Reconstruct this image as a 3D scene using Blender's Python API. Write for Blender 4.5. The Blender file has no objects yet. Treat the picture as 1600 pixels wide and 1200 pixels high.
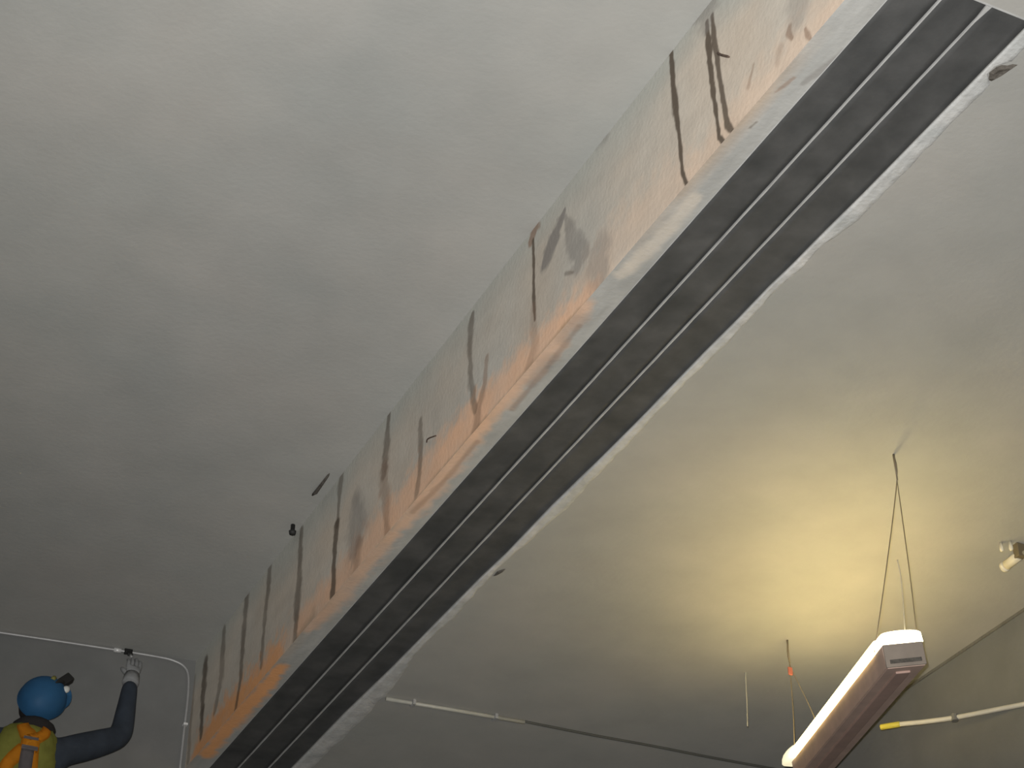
import bpy, bmesh, math, random
import numpy as np
from mathutils import Vector, Matrix, noise as mnoise

sc = bpy.context.scene
COL = sc.collection
EYE = 1.6                      # camera height above the floor
H_LOW, H_HIGH = 4.2 + EYE, 4.848 + EYE   # lower slab soffit and the higher ceiling
XF, XR, XL = 2.66, 5.55, -4.2  # step face, right wall, left wall
YE, YB = 9.42, -5.0            # end wall, back wall

# ------------------------------------------------------------ camera, light, exposure
PITCH, AZ = math.radians(34.928), math.radians(26.105)
cam = bpy.data.cameras.new('camera'); camo = bpy.data.objects.new('camera', cam); COL.objects.link(camo)
camo.location = (0, 0, EYE)
camo.rotation_euler = (math.radians(90) + PITCH, 0, -AZ)
cam.sensor_width = 36; cam.lens = 36 * 3000 / 1600
cam.clip_start = 0.05
sc.camera = camo

wd = bpy.data.worlds.new('world'); sc.world = wd; wd.use_nodes = True
wd.node_tree.nodes['Background'].inputs[0].default_value = (0.5, 0.5, 0.5, 1)
wd.node_tree.nodes['Background'].inputs[1].default_value = 0.05

fl = bpy.data.lights.new('camera_flash', 'SPOT'); flo = bpy.data.objects.new('camera_flash', fl); COL.objects.link(flo)
fl.energy = 2070; fl.color = (1.0, 0.985, 0.95); fl.spot_size = math.radians(72); fl.spot_blend = 1.0
fl.shadow_soft_size = 0.015
fwd = camo.rotation_euler.to_matrix() @ Vector((0, 0, -1))
flo.location = Vector((0, 0, EYE)) + camo.rotation_euler.to_matrix() @ Vector((-0.03, 0.05, -0.01))
aim = (fwd + camo.rotation_euler.to_matrix() @ Vector((0.02, 0.10, 0))).normalized()
flo.rotation_euler = aim.to_track_quat('-Z', 'Y').to_euler()

# added fill lights behind the camera, unseen, lifting the hall a little
for i, (x, y) in enumerate(((-2.0, -3.2), (3.6, -2.2))):
    wl = bpy.data.lights.new('hall_fill_light', 'AREA'); wo = bpy.data.objects.new('hall_fill_light', wl); COL.objects.link(wo)
    wl.energy = 16; wl.size = 1.2; wl.size_y = 0.2; wl.shape = 'RECTANGLE'; wl.color = (1, 0.95, 0.86)
    wo.location = (x, y, H_LOW - 0.5)

vs = sc.view_settings
vs.view_transform = 'Standard'; vs.look = 'None'; vs.gamma = 1; vs.use_curve_mapping = False; vs.exposure = 0.0

# ------------------------------------------------------------ helpers
def lin(r, g, b):
    f = lambda c: (c / 255 / 12.92) if c / 255 <= 0.04045 else ((c / 255 + 0.055) / 1.055) ** 2.4
    return (f(r), f(g), f(b), 1)

def mat(name, color, rough=0.7, metal=0.0, var=0.12, scale=8.0, bump=0.0, bscale=60.0, emis=None, estr=0.0, attr=None, spec=0.3,
        tint=None, big=0.0, bigscale=0.9):
    """procedural material: base colour (or the painted mineral/stain colour) broken up by noise, fine relief"""
    m = bpy.data.materials.new(name); m.use_nodes = True
    nt = m.node_tree; N = nt.nodes; L = nt.links; bs = N['Principled BSDF']
    bs.inputs['Roughness'].default_value = rough; bs.inputs['Metallic'].default_value = metal
    bs.inputs['Specular IOR Level'].default_value = spec
    tc = N.new('ShaderNodeTexCoord')
    nz = N.new('ShaderNodeTexNoise'); nz.inputs['Scale'].default_value = scale; nz.inputs['Detail'].default_value = 6
    nz.inputs['Roughness'].default_value = 0.6
    L.new(tc.outputs['Object'], nz.inputs['Vector'])
    mr = N.new('ShaderNodeMapRange'); mr.inputs['From Min'].default_value = 0.3; mr.inputs['From Max'].default_value = 0.7
    mr.inputs['To Min'].default_value = 1 - var; mr.inputs['To Max'].default_value = 1 + var
    L.new(nz.outputs['Fac'], mr.inputs['Value'])
    vm = N.new('ShaderNodeVectorMath'); vm.operation = 'SCALE'
    if attr:
        at = N.new('ShaderNodeAttribute'); at.attribute_name = attr
        L.new(at.outputs['Color'], vm.inputs[0])
    else:
        vm.inputs[0].default_value = color[:3]
    L.new(mr.outputs['Result'], vm.inputs['Scale'])
    out = vm.outputs['Vector']
    if big:
        n2 = N.new('ShaderNodeTexNoise'); n2.inputs['Scale'].default_value = bigscale; n2.inputs['Detail'].default_value = 4
        L.new(tc.outputs['Object'], n2.inputs['Vector'])
        cr = N.new('ShaderNodeValToRGB')
        cr.color_ramp.elements[0].position = 0.32; cr.color_ramp.elements[1].position = 0.68
        a = 1 - big; b = 1 + big
        cr.color_ramp.elements[0].color = (a * 0.98, a, a * 1.0, 1)
        cr.color_ramp.elements[1].color = (b, b * 0.985, b * 0.97, 1)
        L.new(n2.outputs['Fac'], cr.inputs['Fac'])
        mu = N.new('ShaderNodeVectorMath'); mu.operation = 'MULTIPLY'
        L.new(out, mu.inputs[0]); L.new(cr.outputs['Color'], mu.inputs[1]); out = mu.outputs['Vector']
    L.new(out, bs.inputs['Base Color'])
    if bump:
        nb = N.new('ShaderNodeTexNoise'); nb.inputs['Scale'].default_value = bscale; nb.inputs['Detail'].default_value = 5
        L.new(tc.outputs['Object'], nb.inputs['Vector'])
        bp = N.new('ShaderNodeBump'); bp.inputs['Strength'].default_value = bump; bp.inputs['Distance'].default_value = 0.01
        L.new(nb.outputs['Fac'], bp.inputs['Height']); L.new(bp.outputs['Normal'], bs.inputs['Normal'])
    if emis:
        bs.inputs['Emission Color'].default_value = emis; bs.inputs['Emission Strength'].default_value = estr
    return m

def link(name, me, m=None, parent=None, smooth=False):
    o = bpy.data.objects.new(name, me); COL.objects.link(o)
    if m: me.materials.append(m)
    if smooth:
        me.polygons.foreach_set('use_smooth', [True] * len(me.polygons))
    if parent: o.parent = parent
    return o

def from_bm(name, bm, m=None, parent=None, smooth=False):
    me = bpy.data.meshes.new(name); bmesh.ops.recalc_face_normals(bm, faces=bm.faces); bm.to_mesh(me); bm.free()
    return link(name, me, m, parent, smooth)

def tag(o, label, cat, group=None):
    o['label'] = label; o['category'] = cat
    if group: o['group'] = group
    return o

def struct(o, label=None):
    o['kind'] = 'structure'
    if label: o['label'] = label
    return o

def empty(name, loc):
    o = bpy.data.objects.new(name, None); COL.objects.link(o); o.location = loc; o.empty_display_size = 0.1
    return o

def settle(root):
    """children were modelled in world coordinates: move their data so the Empty sits at the thing's base"""
    off = Matrix.Translation(-root.location)
    done = set()
    for c in root.children:
        if c.data and c.data.name not in done:
            c.data.transform(off); done.add(c.data.name)
        for g in c.children:
            if g.data and g.data.name not in done:
                g.data.transform(off); done.add(g.data.name)

def P(x, y, z): return Vector((x, y, z + EYE))

def box(bm, x0, x1, y0, y1, z0, z1, bev=0.0):
    r = bmesh.ops.create_cube(bm, size=1)
    v = r['verts']
    bmesh.ops.transform(bm, matrix=Matrix.Translation(((x0+x1)/2, (y0+y1)/2, (z0+z1)/2)) @ Matrix.Diagonal((x1-x0, y1-y0, z1-z0, 1)), verts=v)
    if bev:
        es = list({e for q in v for e in q.link_edges})
        bmesh.ops.bevel(bm, geom=es, offset=bev, segments=2, affect='EDGES', profile=0.5)

def orient_box(bm, a, b, w, u, hw, h0, h1, bev=0.0):
    """box along a->b, width axis w (half width hw), up axis u from h0 to h1"""
    vs_ = []
    for p in (a, b):
        for sw in (-1, 1):
            for hh in (h0, h1):
                vs_.append(bm.verts.new(p + w * sw * hw + u * hh))
    f = [(0, 1, 3, 2), (4, 6, 7, 5), (0, 4, 5, 1), (2, 3, 7, 6), (0, 2, 6, 4), (1, 5, 7, 3)]
    fs = [bm.faces.new([vs_[i] for i in q]) for q in f]
    if bev:
        bmesh.ops.bevel(bm, geom=list({e for q in fs for e in q.edges}), offset=bev, segments=2, affect='EDGES', profile=0.5)

def tube(bm, pts, rad, n=10, caps=True):
    pts = [Vector(p) for p in pts]
    rads = rad if isinstance(rad, (list, tuple)) else [rad] * len(pts)
    rings = []; prev = None
    for i, p in enumerate(pts):
        d = ((pts[min(i+1, len(pts)-1)] - p).normalized() + (p - pts[max(i-1, 0)]).normalized())
        d = d.normalized() if d.length > 1e-6 else Vector((0, 0, 1))
        if prev is None:
            a = d.orthogonal().normalized()
        else:
            a = (prev - d * prev.dot(d)).normalized()
        prev = a; b = d.cross(a)
        rings.append([bm.verts.new(p + (a * math.cos(t) + b * math.sin(t)) * rads[i]) for t in [2*math.pi*k/n for k in range(n)]])
    for r0, r1 in zip(rings, rings[1:]):
        for k in range(n):
            bm.faces.new((r0[k], r0[(k+1) % n], r1[(k+1) % n], r1[k]))
    if caps:
        bm.faces.new(rings[0][::-1]); bm.faces.new(rings[-1])

def arc(pts, steps=6):
    """Catmull-Rom through the points"""
    pts = [Vector(p) for p in pts]; out = []
    for i in range(len(pts) - 1):
        p0 = pts[max(i-1, 0)]; p1 = pts[i]; p2 = pts[i+1]; p3 = pts[min(i+2, len(pts)-1)]
        for k in range(steps):
            t = k / steps
            out.append(0.5 * ((2*p1) + (p2-p0)*t + (2*p0-5*p1+4*p2-p3)*t*t + (-p0+3*p1-3*p2+p3)*t*t*t))
    out.append(pts[-1]); return out

def skin(name, joints, edges, m, parent=None, root=0, sub=2):
    """continuous limb/body surface: Skin modifier over a joint graph, subdivided and baked to a mesh"""
    me = bpy.data.meshes.new(name + '_graph')
    me.from_pydata([j[0] for j in joints], edges, [])
    o = bpy.data.objects.new(name + '_graph', me); COL.objects.link(o)
    o.modifiers.new('skin', 'SKIN'); 
    me.skin_vertices or None
    bm = bmesh.new(); bm.from_mesh(me); lay = bm.verts.layers.skin.verify()
    bm.verts.ensure_lookup_table()
    for i, j in enumerate(joints):
        r = j[1] if isinstance(j[1], tuple) else (j[1], j[1])
        bm.verts[i][lay].radius = r; bm.verts[i][lay].use_root = (i == root)
    bm.to_mesh(me); bm.free()
    o.modifiers['skin'].use_smooth_shade = True
    s = o.modifiers.new('sub', 'SUBSURF'); s.levels = sub; s.render_levels = sub
    dg = bpy.context.evaluated_depsgraph_get(); dg.update()
    res = bpy.data.meshes.new_from_object(o.evaluated_get(dg))
    bpy.data.objects.remove(o); 
    res.name = name
    r = bpy.data.objects.new(name, res); COL.objects.link(r)
    res.materials.clear(); res.materials.append(m)
    res.polygons.foreach_set('use_smooth', [True] * len(res.polygons))
    if parent: r.parent = parent
    return r

# mineral and seepage marks in metres on their surface: (colour, strength, softness, [(along, height or across, half width)...])
FACE_MARKS = [
    ('pale', 0.55, 1.0, [(3.079, 4.215, 0.0944), (3.28, 4.216, 0.1018), (3.512, 4.206, 0.1094), (3.792, 4.224, 0.0972), (4.056, 4.214, 0.0701)]),
    ('cream', 0.6, 0.8, [(4.104, 4.153, 0.0361), (4.339, 4.163, 0.0366), (4.609, 4.202, 0.0316)]),
    ('pale', 0.5, 1.0, [(4.159, 4.238, 0.1131), (4.604, 4.285, 0.131), (4.898, 4.259, 0.1029)]),
    ('peach', 0.85, 0.9, [(4.776, 4.219, 0.0464), (5.001, 4.226, 0.0705), (5.21, 4.231, 0.0891), (5.485, 4.257, 0.0847), (5.746, 4.266, 0.0921)]),
    ('peach', 0.9, 0.9, [(5.746, 4.266, 0.0982), (6.022, 4.275, 0.1029), (6.312, 4.252, 0.1199), (6.601, 4.22, 0.0956)]),
    ('peach', 0.8, 1.0, [(6.69, 4.268, 0.0967), (7.016, 4.243, 0.1078), (7.366, 4.253, 0.0999), (7.694, 4.261, 0.0678)]),
    ('orange', 1.0, 0.7, [(8.011, 4.203, 0.1129), (8.34, 4.176, 0.1492), (8.78, 4.205, 0.1353), (9.162, 4.181, 0.1339)]),
    ('peach', 0.35, 1.2, [(7.688, 4.224, 0.1012), (7.945, 4.224, 0.1026)]),
    ('tanline', 0.45, 0.8, [(3.139, 4.152, 0.0133), (3.462, 4.176, 0.0136), (3.797, 4.187, 0.0138), (4.061, 4.162, 0.0139), (4.43, 4.131, 0.0169), (4.9, 4.202, 0.0175), (5.428, 4.192, 0.0179), (6.019, 4.196, 0.0185), (6.408, 4.195, 0.0189)]),
    ('dark', 0.95, 0.35, [(4.146, 4.91, 0.0159), (4.148, 4.7, 0.0134), (4.139, 4.571, 0.0198), (4.131, 4.431, 0.013), (4.126, 4.269, 0.0106), (4.104, 4.195, 0.0147), (4.037, 4.121, 0.0082)]),
    ('grey', 0.6, 0.6, [(4.071, 5.039, 0.0588), (4.121, 4.989, 0.0774), (4.182, 4.917, 0.0458)]),
    ('dark', 0.95, 0.35, [(3.909, 4.779, 0.0149), (3.911, 4.614, 0.0189), (3.908, 4.464, 0.0144), (3.898, 4.34, 0.0102), (3.894, 4.238, 0.012), (3.838, 4.145, 0.0078)]),
    ('dark', 0.9, 0.35, [(3.876, 4.779, 0.0148), (3.871, 4.638, 0.0167), (3.863, 4.498, 0.0123), (3.851, 4.358, 0.0121), (3.84, 4.25, 0.0139), (3.793, 4.156, 0.0078)]),
    ('grey', 0.55, 0.5, [(3.915, 4.924, 0.1082), (3.905, 4.853, 0.0858), (3.907, 4.762, 0.0383)]),
    ('grey', 0.5, 0.6, [(4.524, 4.991, 0.0347), (4.586, 4.953, 0.0601), (4.651, 4.878, 0.0554)]),
    ('grey', 0.25, 0.7, [(4.434, 5.011, 0.0244), (4.357, 5.074, 0.0289), (4.214, 5.075, 0.0468)]),
    ('brown', 0.75, 0.4, [(5.188, 4.877, 0.014), (5.222, 4.837, 0.0394), (5.256, 4.804, 0.0283)]),
    ('dark', 0.9, 0.35, [(5.239, 4.795, 0.0113), (5.236, 4.648, 0.0111), (5.238, 4.523, 0.0138), (5.229, 4.394, 0.0082)]),
    ('brown', 0.35, 0.7, [(5.239, 4.462, 0.0219), (5.236, 4.278, 0.0324), (5.285, 4.206, 0.0271)]),
    ('grey', 0.85, 0.4, [(4.973, 4.741, 0.016), (5.017, 4.704, 0.0428), (5.071, 4.662, 0.0485), (5.132, 4.612, 0.038)]),
    ('grey', 0.55, 0.5, [(4.964, 4.702, 0.0159), (4.921, 4.577, 0.0467), (4.855, 4.437, 0.0658), (4.872, 4.404, 0.0405)]),
    ('grey', 0.4, 0.5, [(4.721, 4.34, 0.083), (4.726, 4.25, 0.063)]),
    ('dark', 0.6, 0.5, [(5.803, 4.807, 0.0219), (5.821, 4.759, 0.0282), (5.822, 4.597, 0.0186), (5.806, 4.458, 0.0245), (5.765, 4.308, 0.021)]),
    ('brown', 0.5, 0.5, [(5.662, 4.493, 0.0209), (5.678, 4.378, 0.0208), (5.735, 4.29, 0.0298), (5.763, 4.199, 0.0358)]),
    ('dark', 0.6, 0.5, [(6.68, 4.918, 0.0184), (6.697, 4.789, 0.022), (6.705, 4.639, 0.0437), (6.717, 4.546, 0.0363)]),
    ('brown', 0.45, 0.6, [(6.719, 4.563, 0.0509), (6.685, 4.362, 0.0429), (6.657, 4.218, 0.0282), (6.55, 4.105, 0.0103)]),
    ('dark', 0.55, 0.5, [(6.321, 4.587, 0.0238), (6.311, 4.444, 0.0235), (6.312, 4.347, 0.02), (6.338, 4.241, 0.0266)]),
    ('dark', 0.6, 0.4, [(7.256, 4.894, 0.0162), (7.268, 4.804, 0.0363), (7.276, 4.685, 0.0161), (7.277, 4.581, 0.016)]),
    ('dark', 0.85, 0.4, [(7.286, 4.586, 0.028), (7.291, 4.451, 0.0318), (7.287, 4.314, 0.0276), (7.278, 4.194, 0.0313), (7.123, 4.08, 0.019)]),
    ('grey', 0.5, 0.8, [(7.058, 4.583, 0.054), (7.022, 4.411, 0.1139), (7.049, 4.326, 0.0607)]),
    ('dark', 0.65, 0.5, [(7.784, 4.823, 0.0263), (7.774, 4.666, 0.0348), (7.764, 4.414, 0.0386), (7.761, 4.207, 0.0255)]),
    ('dark', 0.6, 0.5, [(8.24, 4.924, 0.0236), (8.235, 4.716, 0.0328), (8.247, 4.469, 0.0278), (8.246, 4.291, 0.023)]),
    ('dark', 0.65, 0.5, [(8.588, 4.834, 0.0347), (8.579, 4.587, 0.0343), (8.564, 4.362, 0.0242), (8.614, 4.171, 0.0242)]),
    ('dark', 0.5, 0.5, [(8.938, 4.811, 0.0313), (8.912, 4.516, 0.0411), (8.961, 4.353, 0.0257)]),
    ('dark', 0.8, 0.5, [(9.23, 4.753, 0.0379), (9.217, 4.594, 0.043), (9.174, 4.295, 0.0264)]),
    ('dark', 0.4, 0.5, [(9.424, 4.742, 0.0223), (9.408, 4.505, 0.0275), (9.367, 4.227, 0.0217)]),
    ('brown', 0.6, 0.5, [(3.458, 4.343, 0.011), (3.468, 4.327, 0.0146), (3.452, 4.29, 0.0073)]),
    ('brown', 0.6, 0.5, [(3.383, 4.269, 0.0071), (3.375, 4.234, 0.0106), (3.357, 4.191, 0.0035)]),
    ('brown', 0.25, 0.6, [(3.515, 4.305, 0.0185), (3.539, 4.271, 0.0185)]),
    ('brown', 0.45, 0.5, [(3.666, 4.363, 0.0077), (3.686, 4.329, 0.0097), (3.704, 4.303, 0.0097)]),
    ('grey', 0.35, 0.7, [(3.391, 4.402, 0.0652), (3.409, 4.334, 0.0433)]),
    ('dark', 0.5, 0.5, [(4.973, 4.439, 0.0078), (4.912, 4.4, 0.0051)]),
    ('brown', 0.4, 0.8, [(6.989, 4.328, 0.0376), (7.004, 4.205, 0.0374)]),
    ('tanline', 0.4, 1.0, [(7.52, 4.211, 0.0401), (8.015, 4.136, 0.0339), (8.474, 4.147, 0.0278)]),
    ('grime', 0.35, 1.0, [(4.206, 5.166, 0.0498), (4.864, 5.079, 0.0501), (5.428, 5.034, 0.0509), (6.057, 5.02, 0.0521)]),
]
RIM_MARKS = [
    ('peach', 0.65, 1.0, [(2.663, 4.832, 0.0287), (2.676, 5.109, 0.0347), (2.665, 5.439, 0.0383), (2.661, 5.688, 0.0335)]),
    ('peach', 0.7, 1.0, [(2.661, 5.688, 0.0362), (2.678, 5.964, 0.0428), (2.679, 6.265, 0.0437), (2.691, 6.56, 0.0328)]),
    ('peach', 0.6, 1.0, [(2.686, 6.64, 0.0359), (2.682, 6.952, 0.0398), (2.687, 7.345, 0.0409), (2.672, 7.632, 0.0256)]),
    ('orange', 1.0, 0.8, [(2.697, 8.04, 0.0296), (2.704, 8.374, 0.0404), (2.692, 8.753, 0.0379), (2.702, 9.188, 0.0354)]),
    ('cream', 0.5, 0.8, [(2.717, 4.154, 0.0249), (2.721, 4.398, 0.0279), (2.696, 4.629, 0.0232)]),
    ('brown', 0.4, 0.9, [(2.697, 5.823, 0.0113), (2.703, 6.114, 0.0116), (2.686, 6.433, 0.0118)]),
    ('brown', 0.4, 0.9, [(2.705, 4.962, 0.0106), (2.718, 5.272, 0.0109), (2.723, 5.557, 0.0111)]),
    ('grey', 0.5, 0.6, [(2.778, 3.355, 0.0117), (2.763, 3.455, 0.0189), (2.741, 3.529, 0.0095)]),
    ('brown', 0.5, 0.5, [(2.702, 3.523, 0.0071), (2.696, 3.557, 0.0095), (2.684, 3.605, 0.0036)]),
    ('dark', 0.5, 0.4, [(2.704, 3.742, 0.0048), (2.701, 3.777, 0.0048)]),
    ('grey', 0.3, 0.8, [(2.677, 4.932, 0.0395), (2.689, 5.058, 0.0266)]),
    ('grey', 0.3, 0.8, [(2.702, 5.187, 0.035), (2.712, 5.368, 0.0274)]),
]
JOINT_EDGE = [(3.211, 3.038), (3.213, 3.882), (3.209, 4.101), (3.208, 4.341), (3.203, 4.462), (3.205, 4.682), (3.202, 4.905), (3.202, 5.1), (3.204, 5.366), (3.2, 5.735), (3.191, 6.133), (3.194, 6.6), (3.186, 6.827), (3.183, 7.345), (3.181, 7.834), (3.167, 8.41), (3.168, 9.116)]
MORTAR_EDGE = [(3.262, 3.103), (3.267, 3.192), (3.276, 3.966), (3.266, 4.073), (3.246, 4.16), (3.244, 4.401), (3.243, 4.611), (3.252, 4.76), (3.24, 5.039), (3.239, 5.158), (3.248, 5.476), (3.256, 6.096), (3.243, 6.367), (3.223, 6.706), (3.238, 7.213), (3.222, 7.543), (3.275, 8.054), (3.274, 8.467), (3.273, 9.0)]
# spall [(3.228, 3.221, 4.2), (3.278, 3.175, 4.2), (3.277, 3.241, 4.2), (3.228, 6.749, 4.2), (3.222, 6.803, 4.2)]

# value noise on arrays
rng = np.random.RandomState(7)
LAT = rng.rand(256, 256)
def vnoise(x, y, s):
    x = np.asarray(x) * s; y = np.asarray(y) * s
    xi = np.floor(x).astype(int); yi = np.floor(y).astype(int); fx = x - xi; fy = y - yi
    fx = fx*fx*(3-2*fx); fy = fy*fy*(3-2*fy)
    g = lambda a, b: LAT[a % 256, b % 256]
    return (g(xi, yi)*(1-fx)+g(xi+1, yi)*fx)*(1-fy) + (g(xi, yi+1)*(1-fx)+g(xi+1, yi+1)*fx)*fy
def fbm(x, y, s, o=4):
    t = 0; a = 0.5; n = 0
    for k in range(o):
        t = t + a * vnoise(x + 13.7*k, y + 7.1*k, s * 2**k); n += a; a *= 0.55
    return t / n

PAINT = {'dark': lin(100, 88, 76), 'brown': lin(150, 120, 100), 'grey': lin(142, 137, 133), 'pale': lin(240, 212, 188),
         'cream': lin(240, 226, 208), 'peach': lin(252, 206, 172), 'orange': lin(255, 188, 132), 'tanline': lin(150, 132, 108),
         'grime': lin(150, 146, 124)}

def apply_marks(col, U, V, marks):
    """mineral deposits and seepage stains, each with its own shape on the concrete"""
    for key, st, soft, pts in marks:
        pts = np.array(pts); best = np.full(U.shape, 1e9)
        m = 3 * pts[:, 2].max() + 0.1
        sel = (U > pts[:, 0].min()-m) & (U < pts[:, 0].max()+m) & (V > pts[:, 1].min()-m) & (V < pts[:, 1].max()+m)
        if not sel.any(): continue
        u = U[sel]; v = V[sel]
        wob = 1 + 0.55 * (fbm(u + 3.1, v, 22, 3) - 0.5) * 2
        best = np.full(u.shape, 1e9)
        for a, b in zip(pts, pts[1:]):
            dx, dy = b[0]-a[0], b[1]-a[1]; L2 = dx*dx + dy*dy + 1e-12
            t = np.clip(((u-a[0])*dx + (v-a[1])*dy) / L2, 0, 1)
            w = (a[2] + (b[2]-a[2])*t) * wob
            d = np.hypot(u-a[0]-t*dx, v-a[1]-t*dy) / np.maximum(w, 1e-4)
            best = np.minimum(best, d)
        f = np.clip((1 + soft*0.8 - best) / (2*soft*0.8 + 1e-6), 0, 1); f = f*f*(3-2*f)
        if soft >= 0.5: f = f * (0.72 + 0.56 * fbm(u, v, 9, 4))
        f = np.clip(f * st, 0, 1)[:, None]
        c = np.array(PAINT[key][:3])[None, :]
        col[sel] = col[sel] * (1 - f) + c * f
    return col

def grid_mesh(name, us, vs_, to3, col, m, flip=False):
    nu, nv = len(us), len(vs_)
    Ug, Vg = np.meshgrid(us, vs_, indexing='ij')
    co = to3(Ug.ravel(), Vg.ravel())
    idx = np.arange(nu*nv).reshape(nu, nv)
    q = np.stack([idx[:-1, :-1], idx[1:, :-1], idx[1:, 1:], idx[:-1, 1:]], -1).reshape(-1, 4)
    if flip: q = q[:, ::-1]
    me = bpy.data.meshes.new(name)
    me.vertices.add(nu*nv); me.vertices.foreach_set('co', co.astype(np.float32).ravel())
    nf = len(q); me.loops.add(nf*4); me.loops.foreach_set('vertex_index', q.astype(np.int32).ravel())
    me.polygons.add(nf); me.polygons.foreach_set('loop_start', (np.arange(nf)*4).astype(np.int32))
    me.update(calc_edges=True)
    at = me.color_attributes.new('mineral', 'FLOAT_COLOR', 'POINT')
    c4 = np.ones((nu*nv, 4), np.float32); c4[:, :3] = col(Ug.ravel(), Vg.ravel())
    at.data.foreach_set('color', c4.ravel())
    return link(name, me, m, None, True)

# ------------------------------------------------------------ materials
CONC = np.array([0.40, 0.398, 0.382])
M_high = mat('concrete_high_ceiling', tuple(CONC) + (1,), 0.9, var=0.05, scale=3.0, bump=0.12, bscale=40, big=0.045, bigscale=1.4)
M_low = mat('concrete_low_ceiling', tuple(CONC*np.array([.94,.93,.92])) + (1,), 0.9, var=0.05, scale=4.0, bump=0.12, bscale=40, big=0.05, bigscale=1.5)
M_stain = mat('stained_concrete', (1, 1, 1, 1), 0.85, var=0.05, scale=9.0, bump=0.2, bscale=50, attr='mineral')
M_wall = mat('concrete_end_wall', (0.175, 0.178, 0.176, 1), 0.9, var=0.08, scale=4.0, bump=0.15, bscale=30, big=0.06)
M_wallr = mat('concrete_right_wall', (0.17, 0.172, 0.172, 1), 0.9, var=0.08, scale=4.0, bump=0.15, bscale=30, big=0.06)
M_dark = mat('raw_hall_wall', (0.22, 0.22, 0.21, 1), 0.95, var=0.1, scale=3.0)
M_floor = mat('dusty_concrete_floor', (0.2, 0.19, 0.17, 1), 0.95, var=0.15, scale=2.0, bump=0.2)
M_rubber = mat('hazed_dusty_rubber', (0.072, 0.073, 0.074, 1), 0.75, var=0.10, scale=14.0, bump=0.08, bscale=90, big=0.24, bigscale=5.0)  # grey lift of airborne haze put into the colour, plus dusty patches
M_rail = mat('dull_steel_rail', (0.46, 0.46, 0.455, 1), 0.6, metal=0.0, var=0.15, scale=12)
M_galv = mat('galvanised_conduit', (0.42, 0.42, 0.42, 1), 0.45, metal=0.3, var=0.1, scale=20)
M_wire = mat('suspension_wire', (0.25, 0.21, 0.15, 1), 0.5, metal=0.4, var=0.1)
M_house = mat('lamp_housing', (0.58, 0.42, 0.35, 1), 0.55, var=0.12, scale=10)
M_endpl = mat('lamp_end_plate', (0.25, 0.21, 0.175, 1), 0.55, var=0.12, scale=10)
M_tubeglow = mat('lit_diffuser', (0.9, 0.9, 0.85, 1), 0.4, emis=(1.0, 0.76, 0.30, 1), estr=15)
M_capglow = mat('translucent_cap', (0.85, 0.83, 0.72, 1), 0.5, emis=(1.0, 0.88, 0.60, 1), estr=5.0)

# ------------------------------------------------------------ the hall shell
SL = 0.35  # slab / wall thickness
bm = bmesh.new(); box(bm, XL - SL, XR + SL, YB - SL, YE + 1.5, -0.3, 0.0)
struct(from_bm('floor', bm, M_floor))
def slab(name, m, *a):
    b_ = bmesh.new(); box(b_, *a); return struct(from_bm(name, b_, m))
# high ceiling, left of the step
slab('ceiling', M_high, XL - SL, XF + 0.02, YB - SL, YE + 1.5, H_HIGH, H_HIGH + 0.3)
def yend(x): return YE + max(0.0, XF - x) * 0.128   # the end wall is slightly skewed left of the step
b_ = bmesh.new()
ol = [(XL - SL, yend(XL - SL)), (XF, YE), (XR + SL, YE), (XR + SL, YE + 1.5), (XL - SL, YE + 1.5)]
lo_ = [b_.verts.new((x, y, 0)) for x, y in ol]; hi_ = [b_.verts.new((x, y, H_HIGH)) for x, y in ol]
b_.faces.new(lo_[::-1]); b_.faces.new(hi_)
for i in range(5): b_.faces.new((lo_[i], lo_[(i+1) % 5], hi_[(i+1) % 5], hi_[i]))
struct(from_bm('wall_end', b_, M_wall))
slab('wall_right', M_wallr, XR, XR + SL, YB, YE, 0.0, H_LOW)
slab('wall_left', M_dark, XL - SL, XL, YB, yend(XL), 0.0, H_HIGH)
slab('wall_back', M_dark, XL - SL, XR + SL, YB - SL, YB, 0.0, H_HIGH)

# step face between the high ceiling and the lower slab, with its mineral deposits
def face_col(y, z):
    zr = z - EYE
    q = (zr - 4.2) / 0.648
    n = fbm(y, z, 1.6, 4)[:, None]; n2 = fbm(y*0.7 + 9, z*2.2, 7, 4)[:, None]
    base = CONC[None, :] * 1.46 * np.array([1.035, 0.99, 0.93])[None, :]
    warm = np.array([1.09, 0.97, 0.88])[None, :]
    c = base * (0.90 + 0.22 * n) * (0.93 + 0.14 * n2)
    k = np.clip(fbm(y + 20, z, 2.3, 3) * 1.6 - 0.45, 0, 1)[:, None] * 0.8
    c = c * (1 - k + k * warm)
    # cooler clean band near the top
    t = np.clip((q - 0.68 + 0.3*(fbm(y, z, 3, 3)-0.5)) / 0.30, 0, 1)[:, None]
    c = c * (1 - t) + 1.34 * CONC[None, :] * np.array([1.0, 1.01, 0.97])[None, :] * t
    # slightly lighter towards the far end
    far = np.clip((y - 6.0) / 3.2, 0, 1)[:, None]
    c = c * (1 + 0.12 * far)
    return apply_marks(c, y, zr, FACE_MARKS)
ys = np.concatenate([np.arange(YB, 3.0, 0.25), np.arange(3.0, 6.0, 0.0045), np.arange(6.0, YE, 0.007), [YE]])
zs = np.linspace(H_LOW, H_HIGH, 145)
def f3(y, z):
    # trowelled concrete is never dead flat
    x = XF + 0.006 * (fbm(y, z, 1.3, 3) - 0.5)
    return np.stack([x, y, z], -1)
struct(grid_mesh('wall_step', ys, zs, f3, face_col, M_stain, flip=True), 'stained vertical concrete face between the two ceiling heights')

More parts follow.
